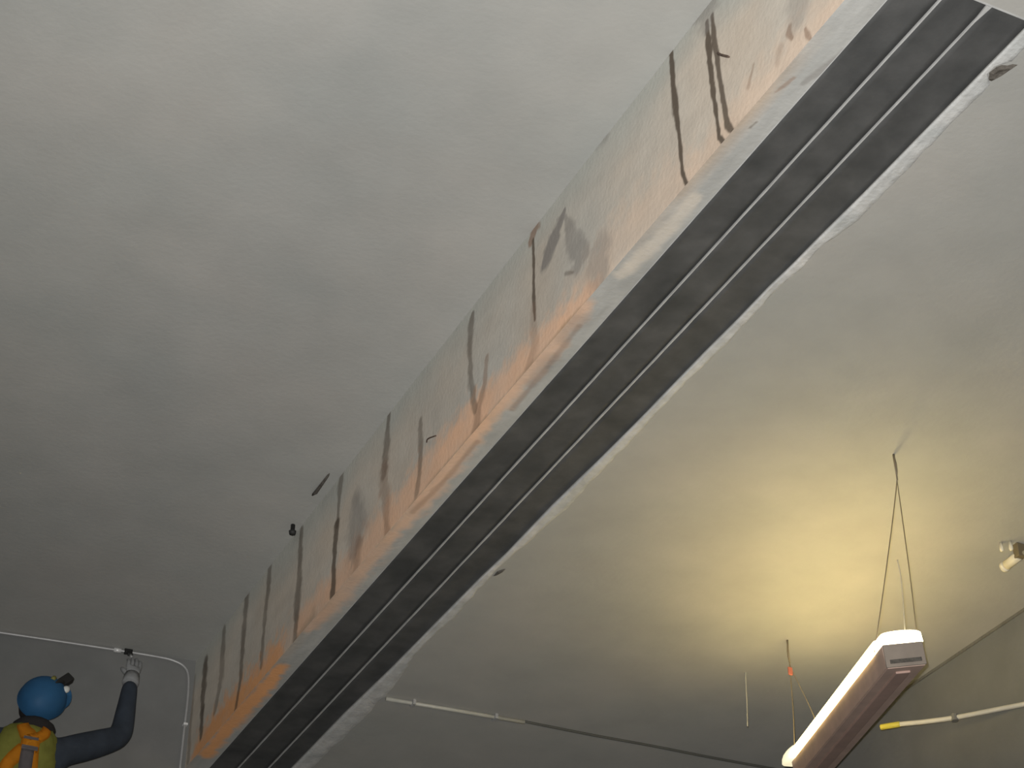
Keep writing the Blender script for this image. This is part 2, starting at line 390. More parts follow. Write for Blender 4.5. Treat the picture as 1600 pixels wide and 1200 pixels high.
# lower slab: narrow rim beside the step, big soffit to the right, slot for the joint
J0, J1 = 2.769, 3.2            # slot edges
YJ = 3.008                     # near end of the slot
DEP = 0.02                     # slot depth
def rim_col(x, y):
    n = fbm(x*3, y, 4, 4)[:, None]; n2 = fbm(x*9 + 5, y*2, 6, 4)[:, None]
    c = CONC[None, :] * 1.03 * np.array([1.0, 1.0, 1.0])[None, :] * (0.88 + 0.26 * n) * (0.9 + 0.2 * n2)
    warm = np.clip((2.715 - x) / 0.05, 0, 1)[:, None] * np.clip(fbm(x, y, 3, 3)*2.2 - 0.6, 0, 1)[:, None]
    c = c * (1 - warm) + c * np.array([1.12, 0.93, 0.78])[None, :] * warm
    return apply_marks(c / 0.85, x, y, RIM_MARKS) * 0.85   # marks toned darker than on the face
xs = np.linspace(XF - 0.003, J0, 28)
yr = np.concatenate([np.arange(YB, 2.8, 0.25), np.arange(2.8, YE, 0.008), [YE]])
struct(grid_mesh('trim_1', xs, yr, lambda x, y: np.stack([x, y, np.full_like(x, H_LOW) + 0.002*(fbm(x*4, y, 5, 3)-0.5)], -1), rim_col, M_stain, flip=True),
       'narrow stained concrete rim along the left edge of the joint')

def poly_obj(name, m, loops, z0, z1):
    b_ = bmesh.new()
    for lp in loops:
        lo = [b_.verts.new((x, y, z0)) for x, y in lp]; hi = [b_.verts.new((x, y, z1)) for x, y in lp]
        b_.faces.new(lo); b_.faces.new(hi[::-1])
        for i in range(len(lp)):
            j = (i+1) % len(lp); b_.faces.new((lo[i], lo[j], hi[j], hi[i]))
    return from_bm(name, b_, m)
je = [(J1 + 0.012, YJ)] + [(x, y) for x, y in JOINT_EDGE[1:]] + [(3.168, YE)]
spall = 3.21
# right soffit slab follows the slightly wavy right edge of the joint
soff = je + [(XR + SL, YE), (XR + SL, YJ)]
near = [(XF + 0.0, YB), (XF + 0.0, YJ), (XR + SL, YJ), (XR + SL, YB)]
near = [(J0, YB), (J0, YJ), (XR + SL, YJ), (XR + SL, YB)]
struct(poly_obj('ceiling', M_low, [soff, near], H_LOW, H_LOW + 0.3), None)
# slab body above the slot
slab('ceiling', M_dark, XF + 0.02, 3.3, YB, YE, H_LOW + DEP, H_HIGH + 0.2)

# lighter cement mortar smeared along the right side of the joint, ragged outer edge, proud of the soffit
def mortar():
    b_ = bmesh.new(); R_ = random.Random(4)
    me_ = [(3.268, YJ + 0.02)] + list(MORTAR_EDGE) + [(3.268, YE - 0.01)]
    yy = [YJ + 0.02]
    while yy[-1] < YE - 0.03: yy.append(yy[-1] + R_.uniform(0.018, 0.04))
    def ip(tab, y):
        for (x0, a), (x1, b) in zip(tab, tab[1:]):
            if a <= y <= b: return x0 + (x1-x0)*(y-a)/max(b-a, 1e-6)
        return tab[-1][0]
    rows = []
    for y in yy:
        xi = ip(je, y); xo = ip(me_, y) + 0.022*(float(fbm(np.array([y]), np.array([1.0]), 9, 3)[0]) - 0.5) + R_.uniform(-0.002, 0.002)
        if 3.17 < y < 3.245: xo = min(xo, 3.232)
        xo = max(xo, xi + 0.02)
        n = 5
        rows.append([b_.verts.new((xi + (xo-xi)*k/n, y, H_LOW - (0.006 + R_.uniform(-0.0015, .0015) if k < n else -0.001))) for k in range(n+1)])
        
    for r0, r1 in zip(rows, rows[1:]):
        for k in range(5): b_.faces.new((r0[k], r0[k+1], r1[k+1], r1[k]))
        # inner lip into the slot
    lip = [b_.verts.new((r[0].co.x, r[0].co.y, H_LOW + 0.001)) for r in rows]
    for i in range(len(rows)-1): b_.faces.new((rows[i][0], rows[i+1][0], lip[i+1], lip[i]))
    return from_bm('trim_2', b_, mat('light_mortar', (0.52, 0.52, 0.515, 1), 0.9, var=0.16, scale=16, bump=0.3, bscale=70, big=0.08, bigscale=6), None, True)
struct(mortar(), 'ragged light mortar strip along the right edge of the joint')

# dark spalled patches beside the mortar (chipped-out concrete, jagged shallow chips)
M_spall = mat('dark_broken_concrete', (0.10, 0.09, 0.078, 1), 0.95, var=0.35, scale=50, bump=0.6, bscale=90)
def chip(name, pts, label, depth=0.006, m=None, z=None, parent=None):
    b_ = bmesh.new(); z = H_LOW if z is None else z
    R_ = random.Random(len(pts))
    rim = [b_.verts.new((x, y, z - 0.0015)) for x, y in pts]
    cx_ = sum(p[0] for p in pts)/len(pts); cy_ = sum(p[1] for p in pts)/len(pts)
    inn = [b_.verts.new((cx_ + (x-cx_)*0.62, cy_ + (y-cy_)*0.62, z - depth - R_.uniform(0, 0.003))) for x, y in pts]
    n = len(pts)
    for i in range(n): b_.faces.new((rim[i], rim[(i+1) % n], inn[(i+1) % n], inn[i]))
    c_ = b_.verts.new((cx_, cy_, z - depth*0.6))
    for i in range(n): b_.faces.new((inn[i], inn[(i+1) % n], c_))
    o = from_bm(name, b_, m or M_spall)
    return tag(o, label, 'spall patch')
chip('spall_patch', [(3.232,3.235),(3.236,3.205),(3.246,3.19),(3.262,3.185),(3.274,3.172),(3.29,3.168),(3.283,3.195),(3.276,3.228),(3.262,3.262),(3.246,3.262),(3.24,3.245)],
     'dark arrowhead-shaped spalled patch beside the top right end of the joint', 0.008)
chip('spall_patch', [(3.226,6.73),(3.243,6.7),(3.250,6.695),(3.25,6.72),(3.24,6.76),(3.228,6.78)],
     'small dark spalled chip beside the lower right edge of the joint', 0.006)

# ------------------------------------------------------------ expansion joint: three rubber strips, two rails
ej = tag(empty('expansion_joint', (2.98, YJ, H_LOW)), 'long black expansion joint of three rubber strips set in the lower ceiling', 'expansion joint')
def strip(x0, x1, y0, zl):
    b_ = bmesh.new(); n = 60; m_ = 6; R_ = random.Random(int(x0*100))
    rows = []
    for i in range(n+1):
        y = y0 + (YE - y0)*i/n
        rows.append([b_.verts.new((x0 + (x1-x0)*k/m_, y, zl + 0.0035*math.cos((k/m_-0.5)*math.pi) + R_.uniform(-0.0006, 0.0006))) for k in range(m_+1)])
    top = []
    for r in rows: top.append((b_.verts.new((x0, r[0].co.y, H_LOW + DEP)), b_.verts.new((x1, r[0].co.y, H_LOW + DEP))))
    for i in range(n):
        for k in range(m_): b_.faces.new((rows[i][k], rows[i][k+1], rows[i+1][k+1], rows[i+1][k]))
        b_.faces.new((rows[i][0], rows[i+1][0], top[i+1][0], top[i][0]))
        b_.faces.new((rows[i][m_], top[i][1], top[i+1][1], rows[i+1][m_]))
    return from_bm('rubber_strip', b_, M_rubber, ej, True)
strip(J0, 2.908, YJ + 0.004, H_LOW + 0.004)
strip(2.916, 3.054, YJ + 0.002, H_LOW + 0.004)
strip(3.0625, 3.215, YJ - 0.002, H_LOW + 0.004)
for xr in (2.912, 3.058):
    b_ = bmesh.new()
    yy = np.linspace(YJ, YE, 90)
    R_ = random.Random(int(xr*1000)); pr = None
    w_ = 0.0025
    for y in yy:
        ww = w_ * R_.uniform(0.85, 1.2); dx = R_.uniform(-0.0006, 0.0006)
        if xr > 3 and y < YJ + 0.03: ww = 0.009
        q = [b_.verts.new((xr + dx + a, y, z)) for a, z in ((-ww, H_LOW + 0.012), (-ww, H_LOW - 0.002), (ww, H_LOW - 0.002), (ww, H_LOW + 0.012))]
        if pr:
            for k in range(3): b_.faces.new((pr[k], pr[k+1], q[k+1], q[k]))
        pr = q
    from_bm('rail', b_, M_rail, ej)
b_ = bmesh.new(); tube(b_, [(J0 + 0.001, YJ, H_LOW + 0.001), (J0 + 0.001, YE, H_LOW + 0.001)], 0.0022, 6)
from_bm('edge_bead', b_, M_rail, ej)
b_ = bmesh.new(); box(b_, J0, 3.225, YJ - 0.006, YJ, H_LOW - 0.001, H_LOW + DEP)
from_bm('end_plate', b_, M_rail, ej)
settle(ej)

# ------------------------------------------------------------ conduits
cl = tag(empty('conduit', (2.2, 9.45, 4.82 + EYE)), 'thin metal conduit under the high ceiling that bends down the end wall behind the worker', 'conduit')
def cw(x, z, off=0.016): return P(x, yend(x) - off, z)
b_ = bmesh.new()
pts = [cw(-1.5, 4.836), cw(0.6, 4.836)] + arc([cw(1.60, 4.836), cw(1.90, 4.836), cw(2.25, 4.834), cw(2.45, 4.830), cw(2.53, 4.822), cw(2.592, 4.797), cw(2.622, 4.744), cw(2.632, 4.62), cw(2.631, 4.44)], 5) + [cw(2.628, 3.0)]
tube(b_, pts, 0.0075, 10); from_bm('pipe', b_, M_galv, cl, True)
b_ = bmesh.new(); tube(b_, [cw(2.205, 4.834), cw(2.245, 4.834)], 0.0125, 12); from_bm('coupling', b_, mat('bright_fitting', (0.75, 0.75, 0.75, 1), 0.35, metal=0.2), cl, True)
M_clip = mat('bright_clip', (0.8, 0.8, 0.8, 1), 0.3, metal=0.2)
for x_, z_ in ((2.634, 4.455), (2.632, 3.8)):
    b_ = bmesh.new(); box(b_, x_-0.012, x_+0.012, 9.395, 9.424, z_ + EYE-0.006, z_ + EYE+0.006, 0.002)
    from_bm('clip', b_, M_clip, cl)
settle(cl)

cr_ = tag(empty('conduit', (3.6, 8.1, 4.19 + EYE)), 'short straight pale conduit crossing the lower ceiling right of the joint', 'conduit')
b_ = bmesh.new(); tube(b_, [P(3.28, 8.12, 4.188), P(3.62, 8.09, 4.188), P(4.02, 8.06, 4.188)], 0.0105, 12); from_bm('pipe', b_, mat('dusty_conduit', (0.42, 0.41, 0.36, 1), 0.5, metal=0.1), cr_, True)
for x_ in (3.42, 3.86):
    b_ = bmesh.new(); box(b_, x_-0.008, x_+0.008, 8.10-(x_-3.42)*.07-0.02, 8.10-(x_-3.42)*.07+0.03, 4.173+EYE, 4.2+EYE, 0.002); from_bm('clip', b_, M_galv, cr_)
settle(cr_)
b_ = bmesh.new(); tube(b_, arc([P(4.02, 8.06, 4.192), P(4.4, 8.05, 4.191), P(4.75, 8.035, 4.193), P(5.1, 8.02, 4.190), P(5.54, 8.0, 4.192)], 6), 0.007, 8)  # conduit's shaded continuation, drawn as a thin run with shade in its colour
tag(from_bm('conduit_shade', b_, mat('shaded_conduit', (0.085, 0.085, 0.075, 1), 0.7), None, True), 'thin dark line, painted shade of the conduit running on across the lower ceiling', 'conduit_shade')

# thin dark strip where the lower ceiling meets the right wall
b_ = bmesh.new(); box(b_, XR - 0.008, XR, YJ, YE, H_LOW - 0.013, H_LOW)
struct(from_bm('trim_3', b_, mat('corner_strip', (0.16, 0.155, 0.14, 1), 0.9, var=0.2)), 'dark line between the lower ceiling and the right wall')

# ------------------------------------------------------------ hanging fluorescent fixture
A = P(4.118, 5.11, 3.295); B = P(4.85, 6.80, 3.645)
ax = (B - A).normalized(); w0 = Vector((ax.y, -ax.x, 0)).normalized(); u0 = w0.cross(ax).normalized()
roll = math.radians(7); W = (w0 * math.cos(roll) + u0 * math.sin(roll)).normalized(); Uu = W.cross(ax).normalized()
lp = tag(empty('fluorescent_light', A), 'hanging strip light on V-shaped wires, glowing upwards at the lower ceiling', 'light fixture')
b_ = bmesh.new()
# channel housing: trapezoid tray, wider at the top
def tray(p): return [p + W*a + Uu*b for a, b in ((-0.078, 0.0), (0.078, 0.0), (0.075, -0.09), (-0.075, -0.09))]
r0 = [b_.verts.new(v) for v in tray(A)]; r1 = [b_.verts.new(v) for v in tray(B)]
for k in range(4): b_.faces.new((r0[k], r0[(k+1) % 4], r1[(k+1) % 4], r1[k]))
b_.faces.new(r0[::-1]); b_.faces.new(r1)
bmesh.ops.bevel(b_, geom=list(b_.edges), offset=0.004, segments=2, affect='EDGES')
hs = from_bm('housing', b_, M_house, lp)
# gear ridge and a groove along the underside
b_ = bmesh.new(); orient_box(b_, A + ax*0.06, B - ax*0.06, W, Uu, 0.028, -0.098, -0.084, 0.003); from_bm('gear_cover', b_, mat('gear_cover_steel', (0.45, 0.31, 0.26, 1), 0.5), lp)
# diffuser: half-round lit cover on the upper side
b_ = bmesh.new(); rings = []
for t in np.linspace(0, 1, 24):
    p = (A + ax*0.11).lerp(B - ax*0.06, float(t)); rings.append([b_.verts.new(p + W*(0.084*math.cos(a)) + Uu*(0.002 + (0.033 - 0.028*math.cos(a))*math.sin(a)**0.3 if 0 < a < math.pi else 0.002)) for a in np.linspace(0, math.pi, 13)])
for a_, c_ in zip(rings, rings[1:]):
    for k in range(12): b_.faces.new((a_[k], a_[k+1], c_[k+1], c_[k]))
b_.faces.new(rings[0]); b_.faces.new(rings[-1][::-1])
for a_, c_ in zip(rings, rings[1:]): b_.faces.new((a_[0], c_[0], c_[-1], a_[-1]))
from_bm('diffuser', b_, M_tubeglow, lp, True)
# near translucent end cap + end plate
b_ = bmesh.new(); rings = []
for t, s_ in ((-0.004, .9), (0.004, 1), (0.05, 1), (0.096, 1), (0.1, .95)):
    p = A + ax*t; rings.append([b_.verts.new(p + W*(0.082*s_*math.cos(a)) + Uu*(0.001 + 0.050*s_*(math.sin(a)**0.25 if 0 < a < math.pi else 0))) for a in np.linspace(0, math.pi, 13)])
for a_, c_ in zip(rings, rings[1:]):
    for k in range(12): b_.faces.new((a_[k], a_[k+1], c_[k+1], c_[k]))
b_.faces.new(rings[0]); b_.faces.new(rings[-1][::-1])
for a_, c_ in zip(rings, rings[1:]): b_.faces.new((a_[0], c_[0], c_[-1], a_[-1]))
o = from_bm('end_cap', b_, M_capglow, lp, True); o['label'] = 'glowing near end cap'
b_ = bmesh.new(); orient_box(b_, A - ax*0.006, A + ax*0.004, W, Uu, 0.076, -0.088, -0.001, 0.002)
pl = from_bm('end_plate', b_, M_endpl, lp)
b_ = bmesh.new(); orient_box(b_, A - ax*0.009, A - ax*0.005, W, Uu, 0.06, -0.075, -0.06, 0.001); from_bm('latch', b_, M_spall, pl)
# far end cap, bulging up and to the left, lit through
b_ = bmesh.new(); rings = []
for t, s_ in ((-0.055, 1.0), (0.0, 1.1), (0.05, 1.12), (0.09, .95), (0.12, .5)):
    p = B + ax*t - W*0.01; rings.append([b_.verts.new(p + W*(0.092*s_*math.cos(a)) + Uu*(0.0 + 0.075*s_*(math.sin(a) if 0 < a < math.pi else 0))) for a in np.linspace(0, math.pi, 13)])
for a_, c_ in zip(rings, rings[1:]):
    for k in range(12): b_.faces.new((a_[k], a_[k+1], c_[k+1], c_[k]))
b_.faces.new(rings[0]); b_.faces.new(rings[-1][::-1])
for a_, c_ in zip(rings, rings[1:]): b_.faces.new((a_[0], c_[0], c_[-1], a_[-1]))
from_bm('end_cap', b_, mat('yellowed_cap', (0.85, 0.8, 0.6, 1), 0.5, emis=(1.0, 0.9, 0.6, 1), estr=0.9), lp, True)['label'] = 'yellowish far end cap'
# wires: an apex hook on the ceiling, two legs to the tray each
A1 = P(4.246, 5.169, 4.199); A2 = P(4.743, 6.725, 4.199)
def wires(apex, frac, drop, l, r, hooks):
    for e in (l, r):
        b_ = bmesh.new(); m_ = apex + Vector((0, 0, -drop))
        mid = m_.lerp(e, 0.55) + Vector((0.004, 0, 0.0))
        tube(b_, arc([apex, m_, mid, e], 5), 0.0021, 6); from_bm('wire', b_, M_wire, lp, True)
    b_ = bmesh.new(); tube(b_, [apex + Vector((0, 0, 0.0)), apex + Vector((0, 0, -0.05)), apex + Vector((0.003, 0, -drop))], [0.005, 0.0035, 0.0025], 8); from_bm('hook', b_, M_wire, lp, True)
qa = A + ax*0.09
wires(A1, 0, 0.12, qa - W*0.085 + Uu*0.0, qa + W*0.085 + Uu*0.012, 1)
qb = B - ax*0.10
wires(A2, 0, 0.12, qb - W*0.075 + Uu*0.04, qb + W*0.07 + Uu*0.05, 1)
b_ = bmesh.new(); tube(b_, arc([P(4.196, 5.17, 3.70), P(4.202, 5.17, 3.60), A + ax*0.07 + W*0.04 + Uu*0.06], 6), 0.0025, 6)
from_bm('wire', b_, mat('bright_wire', (0.6, 0.55, 0.42, 1), 0.4, metal=0.2), lp, True)['label'] = 'loose wire sticking up from the near end'
settle(lp)
# red tag clipped on the far wires
tg = tag(empty('warning_tag', P(4.74, 6.72, 4.03)), 'tiny faded red tag hanging on the far wires of the strip light', 'tag')
b_ = bmesh.new(); box(b_, 4.728, 4.752, 6.717, 6.723, 4.015+EYE, 4.055+EYE, 0.002); from_bm('plate', b_, mat('faded_red_plastic', (0.42, 0.13, 0.09, 1), 0.6), tg)
b_ = bmesh.new(); tube(b_, [P(4.74, 6.72, 4.052), P(4.741, 6.722, 4.085)], 0.002, 6); from_bm('tie', b_, M_wire, tg)
settle(tg)
b_ = bmesh.new(); tube(b_, arc([P(4.745, 7.1, 4.2), P(4.742, 7.1, 4.166), P(4.739, 7.1, 4.05), P(4.732, 7.1, 3.911)], 5), 0.0035, 6)
tag(from_bm('hanging_wire', b_, mat('pale_wire', (0.42, 0.4, 0.33, 1), 0.4, metal=0.1), None, True), 'single short bare wire hanging straight down left of the strip light', 'wire')

# ------------------------------------------------------------ pale pipe with yellow end, by the right wall
pp = tag(empty('pipe', P(5.3, 6.4, 3.78)), 'pale pipe with a yellow end cap held out from the right wall', 'pipe')
def onp(t): return P(5.13, 6.6, 3.78).lerp(P(5.57, 6.07, 3.768), t)
mid_ = onp(0.5) + Vector((0, 0, -0.012))
crv = arc([onp(0.12), onp(0.3) + Vector((0, 0, -0.008)), mid_, onp(0.75) + Vector((0, 0, -0.006)), onp(1.0)], 5)
b_ = bmesh.new(); tube(b_, crv, 0.0115, 12); from_bm('tube', b_, mat('pale_plastic_pipe', (0.50, 0.48, 0.42, 1), 0.5), pp, True)
b_ = bmesh.new(); tube(b_, [onp(0.0), onp(0.005), onp(0.13), onp(0.135)], [0.010, 0.0135, 0.0135, 0.012], 12); from_bm('end_cap', b_, mat('yellow_plastic', (0.46, 0.40, 0.06, 1), 0.5), pp, True)['label'] = 'yellow end cap'
b_ = bmesh.new(); tube(b_, [mid_ + Vector((0, 0, -0.016)), mid_ + Vector((0, 0, 0.016))], 0.017, 10)
from_bm('hanger', b_, mat('grey_hanger', (0.17, 0.17, 0.165, 1), 0.5, metal=0.2), pp, False)
settle(pp)

# ------------------------------------------------------------ small ceiling fitting at the right edge
fx = tag(empty('ceiling_fitting', P(5.15, 5.58, 4.2)), 'small pale cylindrical fitting on a bracket under the lower ceiling at the right edge', 'fitting')
M_fit = mat('pale_fitting', (0.62, 0.58, 0.48, 1), 0.45, var=0.08)
a_ = P(5.163, 5.651, 4.15); c_ = P(5.156, 5.536, 4.15)
d_ = (a_ - c_).normalized()
b_ = bmesh.new(); tube(b_, [c_, c_ + d_*0.004, a_ - d_*0.026, a_ - d_*0.024], [0.019, 0.022, 0.022, 0.018], 16)
from_bm('barrel', b_, M_fit, fx, True)
b_ = bmesh.new(); tube(b_, [a_ - d_*0.022, a_ - d_*0.018, a_ - d_*0.003, a_], [0.020, 0.025, 0.025, 0.021], 16); from_bm('collar', b_, M_fit, fx, True)
b_ = bmesh.new(); box(b_, 5.135, 5.175, 5.51, 5.545, 4.135+EYE, 4.2+EYE, 0.003); from_bm('bracket', b_, mat('brown_bracket', (0.16, 0.13, 0.08, 1), 0.6), fx)
for x_, y_ in ((5.075, 5.545), (5.105, 5.52)):
    b_ = bmesh.new(); tube(b_, [P(x_, y_, 4.155), P(x_, y_, 4.165), P(x_, y_, 4.2)], [0.007, 0.010, 0.006], 10); from_bm('screw', b_, M_fit, fx, True)
b_ = bmesh.new(); tube(b_, [c_ - d_*0.0, P(5.20, 5.42, 4.16), P(5.35, 5.2, 4.165), P(5.56, 4.9, 4.165)], 0.012, 10); from_bm('pipe', b_, mat('dusty_pipe', (0.36, 0.33, 0.25, 1), 0.6), fx, True)
settle(fx)

# ------------------------------------------------------------ small iron bits sticking out
def bit(name, pts, r, label, cat, m, grp=None):
    b_ = bmesh.new(); tube(b_, pts, r, 7); return tag(from_bm(name, b_, m, None, True), label, cat, grp)
M_rust = mat('rusty_iron', (0.13, 0.09, 0.07, 1), 0.8, var=0.3, scale=60)
bit('tie_wire', arc([P(2.67, 3.865, 4.586), P(2.645, 3.84, 4.565), P(2.632, 3.80, 4.515), P(2.626, 3.75, 4.46)], 4), [0.0045]*12+[0.003], 'rusty tie wire poking out beside the double dark streak', 'tie wire', M_rust)
bit('tie_wire', arc([P(2.665, 6.258, 4.440), P(2.645, 6.2, 4.42), P(2.638, 6.10, 4.375)], 4), 0.003, 'thin bent tie wire poking out above the peach deposit mid-way along', 'tie wire', M_rust)
bit('anchor_bolt', [P(2.619, 7.797, 4.85), P(2.619, 7.797, 4.815), P(2.619, 7.797, 4.812), P(2.619, 7.797, 4.795)], [0.011, 0.011, 0.019, 0.017], 'stubby black anchor bolt in the high ceiling beside the step', 'bolt', mat('black_bolt', (0.03, 0.03, 0.03, 1), 0.6))
bit('rebar_end', [P(2.605, 7.50, 4.852), P(2.603, 7.45, 4.838), P(2.605, 7.30, 4.846), P(2.605, 7.27, 4.852)], [0.005, 0.010, 0.006, 0.003], 'short dark rebar end surfacing from the high ceiling beside the step', 'rebar', M_spall)

# ------------------------------------------------------------ worker on a mobile tower, seen from behind and below
wk = tag(empty('person', P(1.72, 8.95, 2.50)), 'worker in blue helmet and yellow-green vest with orange straps, arm raised to the conduit', 'person')
M_skin = mat('skin', (0.30, 0.17, 0.11, 1), 0.6, var=0.05)
M_jack = mat('navy_jacket', (0.035, 0.045, 0.062, 1), 0.9, var=0.2, scale=12, bump=0.3, bscale=25)
M_trou = mat('dark_trousers', (0.04, 0.045, 0.06, 1), 0.9, var=0.2, scale=12)
M_vest = mat('hi_vis_vest', (0.38, 0.38, 0.085, 1), 0.8, var=0.22, scale=7, bump=0.3, bscale=20)
M_oran = mat('orange_tape', (0.85, 0.33, 0.02, 1), 0.7, var=0.1, scale=20)
M_silv = mat('silver_tape', (0.22, 0.20, 0.21, 1), 0.5, var=0.1, scale=20)
M_glove = mat('grey_work_glove', (0.26, 0.265, 0.27, 1), 0.85, var=0.12, scale=40, bump=0.2)
M_boot = mat('black_boot', (0.02, 0.018, 0.016, 1), 0.6)
M_hair = mat('black_hair', (0.022, 0.018, 0.016, 1), 0.9, var=0.3, scale=80, bump=0.5, bscale=120)
M_blue = mat('blue_helmet', (0.055, 0.20, 0.42, 1), 0.55, var=0.12, scale=6)
M_black = mat('black_plastic', (0.02, 0.02, 0.02, 1), 0.55)

sh_r = P(1.865, 8.95, 3.97); el_r = P(2.215, 9.09, 4.165); wr_r = P(2.250, 9.17, 4.545)
sh_l = P(1.545, 8.95, 3.975); el_l = P(1.42, 9.02, 3.70); wr_l = P(1.50, 9.20, 3.52)
neck = P(1.735, 8.96, 4.04); headc = P(1.758, 8.95, 4.205)
# body: one continuous skinned surface (neck, torso, arms, legs)
J = [(P(1.71, 8.97, 3.42), (.12, .095)), (P(1.71, 8.96, 3.65), (.13, .10)), (P(1.72, 8.95, 3.86), (.12, .085)), (neck, (.05, .05)), (headc + Vector((0, 0.01, -0.07)), (.06, .06)),
     (sh_r, .042), (el_r, .036), (wr_r, .027), (sh_l, .042), (el_l, .042), (wr_l, .029),
     (P(1.80, 8.97, 3.36), .085), (P(1.83, 8.95, 2.96), .058), (P(1.84, 8.99, 2.58), .042), (P(1.84, 8.90, 2.545), .038), (P(1.84, 9.07, 2.535), .035),
     (P(1.62, 8.97, 3.36), .085), (P(1.59, 8.95, 2.96), .058), (P(1.57, 8.99, 2.58), .042), (P(1.57, 8.90, 2.545), .038), (P(1.57, 9.07, 2.535), .035)]
E_ = [(0, 1), (1, 2), (2, 3), (3, 4), (2, 5), (5, 6), (6, 7), (2, 8), (8, 9), (9, 10), (0, 11), (11, 12), (12, 13), (13, 14), (13, 15), (0, 16), (16, 17), (17, 18), (18, 19), (18, 20)]
skin('body', J, E_, M_skin, wk)

# head frame: he looks up and to the right, so the crown of the helmet tips back towards the camera
face = Vector((0.62, 0.12, 0.66)).normalized()
crown = Vector((-0.22, -0.90, -0.04)); crown = (crown - face*crown.dot(face)).normalized()
side = face.cross(crown).normalized()
HM = Matrix((side, face, crown)).transposed()
def hp(x, y, z): return headc + HM @ Vector((x, y, z))
def ellipsoid(bm, c, rx, ry, rz, rot, seg=24, ring=14, shape=None):
    r = bmesh.ops.create_uvsphere(bm, u_segments=seg, v_segments=ring, radius=1)
    for v in r['verts']:
        p = v.co.copy()
        if shape: p = shape(p)
        v.co = c + rot @ Vector((p.x*rx, p.y*ry, p.z*rz))
def head_shape(p):
    q = p.copy()
    if q.z < -0.1: q.x *= 1 - 0.28*min(1, -q.z); q.y = q.y*(1 - 0.1*(-q.z)) + 0.12*(-q.z)
    if q.y > 0.75 and abs(q.x) < 0.4: q.y += 0.04*math.cos(q.x*3.9)
    return q
b_ = bmesh.new(); ellipsoid(b_, hp(0, 0, -0.01), 0.077, 0.098, 0.118, HM, shape=head_shape)
hd = from_bm('head', b_, M_skin, wk, True)
b_ = bmesh.new()
ellipsoid(b_, hp(0, 0.105, -0.025), 0.013, 0.022, 0.022, HM, 12, 8); from_bm('nose', b_, M_skin, hd, True)
for s_ in (-1, 1):
    b_ = bmesh.new(); ellipsoid(b_, hp(0.03*s_, 0.090, 0.005), 0.014, 0.009, 0.009, HM, 12, 8); from_bm('eye', b_, mat('eye_white', (0.7, 0.7, 0.68, 1), 0.3), hd, True)
    b_ = bmesh.new(); ellipsoid(b_, hp(0.079*s_, -0.005, -0.02), 0.009, 0.02, 0.032, HM, 12, 8); from_bm('ear', b_, M_skin, hd, True)
b_ = bmesh.new(); ellipsoid(b_, hp(0, 0.094, -0.065), 0.024, 0.010, 0.007, HM, 12, 8); from_bm('mouth', b_, mat('lips', (0.28, 0.11, 0.09, 1), 0.5), hd, True)
b_ = bmesh.new(); ellipsoid(b_, hp(0, -0.02, -0.022), 0.087, 0.095, 0.110, HM, shape=lambda p: Vector((p.x, min(p.y, 0.25), p.z)))
from_bm('hair', b_, M_hair, wk, True)

# helmet: dome with ridge, rim, peak, head lamp with strap
def dome_pt(a, e, k=1.0):
    rx, ry, rz = 0.116*k, 0.128*k, 0.112*k
    return hp(rx*math.sin(a)*math.cos(e), -0.008 + ry*math.cos(a)*math.cos(e), 0.028 + rz*math.sin(e)**0.9)
b_ = bmesh.new(); rings = []
for k in range(12):
    e = math.pi/2 * k/12
    rings.append([b_.verts.new(dome_pt(2*math.pi*i/36, e, 1 + (0.02 if k == 0 else 0) + 0.012*max(0, math.cos(2*math.pi*i/36*2))*(k > 3))) for i in range(36)])
for r0, r1 in zip(rings, rings[1:]):
    for i in range(36): b_.faces.new((r0[i], r0[(i+1) % 36], r1[(i+1) % 36], r1[i]))
tp = b_.verts.new(dome_pt(0, math.pi/2)); 
for i in range(36): b_.faces.new((rings[-1][i], rings[-1][(i+1) % 36], tp))
# peak
pk = []
for i in range(13):
    a = math.radians(-62 + 124*i/12); k = 0.045*math.cos((i-6)/6*math.pi/2)**0.7 if 0 < i < 12 else 0.0
    q = dome_pt(a, 0, 1.02); pk.append((b_.verts.new(q), b_.verts.new(q + HM @ Vector((math.sin(a)*k*0.4, k, -0.012*(k > 0))))))
for (a0, a1), (c0, c1) in zip(pk, pk[1:]): b_.faces.new((a0, a1, c1, c0))
bmesh.ops.solidify(b_, geom=list(b_.faces), thickness=0.004)
hm = from_bm('helmet', b_, M_blue, wk, True); hm['label'] = 'blue safety helmet'
b_ = bmesh.new()
tube(b_, [dome_pt(0.0, e_, 1.03) for e_ in (1.12, 0.95, 0.75, 0.55, 0.35, 0.2)], [0.004, 0.008, 0.010, 0.013, 0.015, 0.015], 8); from_bm('strap', b_, M_black, hm, True)
b_ = bmesh.new()
tube(b_, [dome_pt(math.radians(-24), e_, 1.0) for e_ in (1.0, 0.9, 0.78, 0.66)], 0.012, 8); from_bm('sticker', b_, mat('olive_sticker', (0.20, 0.19, 0.05, 1), 0.6), hm, True)
lc = dome_pt(math.radians(-3), 0.22, 1.13)
b_ = bmesh.new(); orient_box(b_, lc - face*0.028, lc + face*0.052, side, crown, 0.024, -0.020, 0.020, 0.006); hl = from_bm('head_lamp', b_, M_black, hm)
b_ = bmesh.new(); lens = dome_pt(math.radians(27), 0.55, 1.02); ellipsoid(b_, lens, 0.019, 0.022, 0.016, HM, 14, 10); from_bm('lens', b_, mat('white_reflector', (0.62, 0.64, 0.62, 1), 0.35), hm, True)

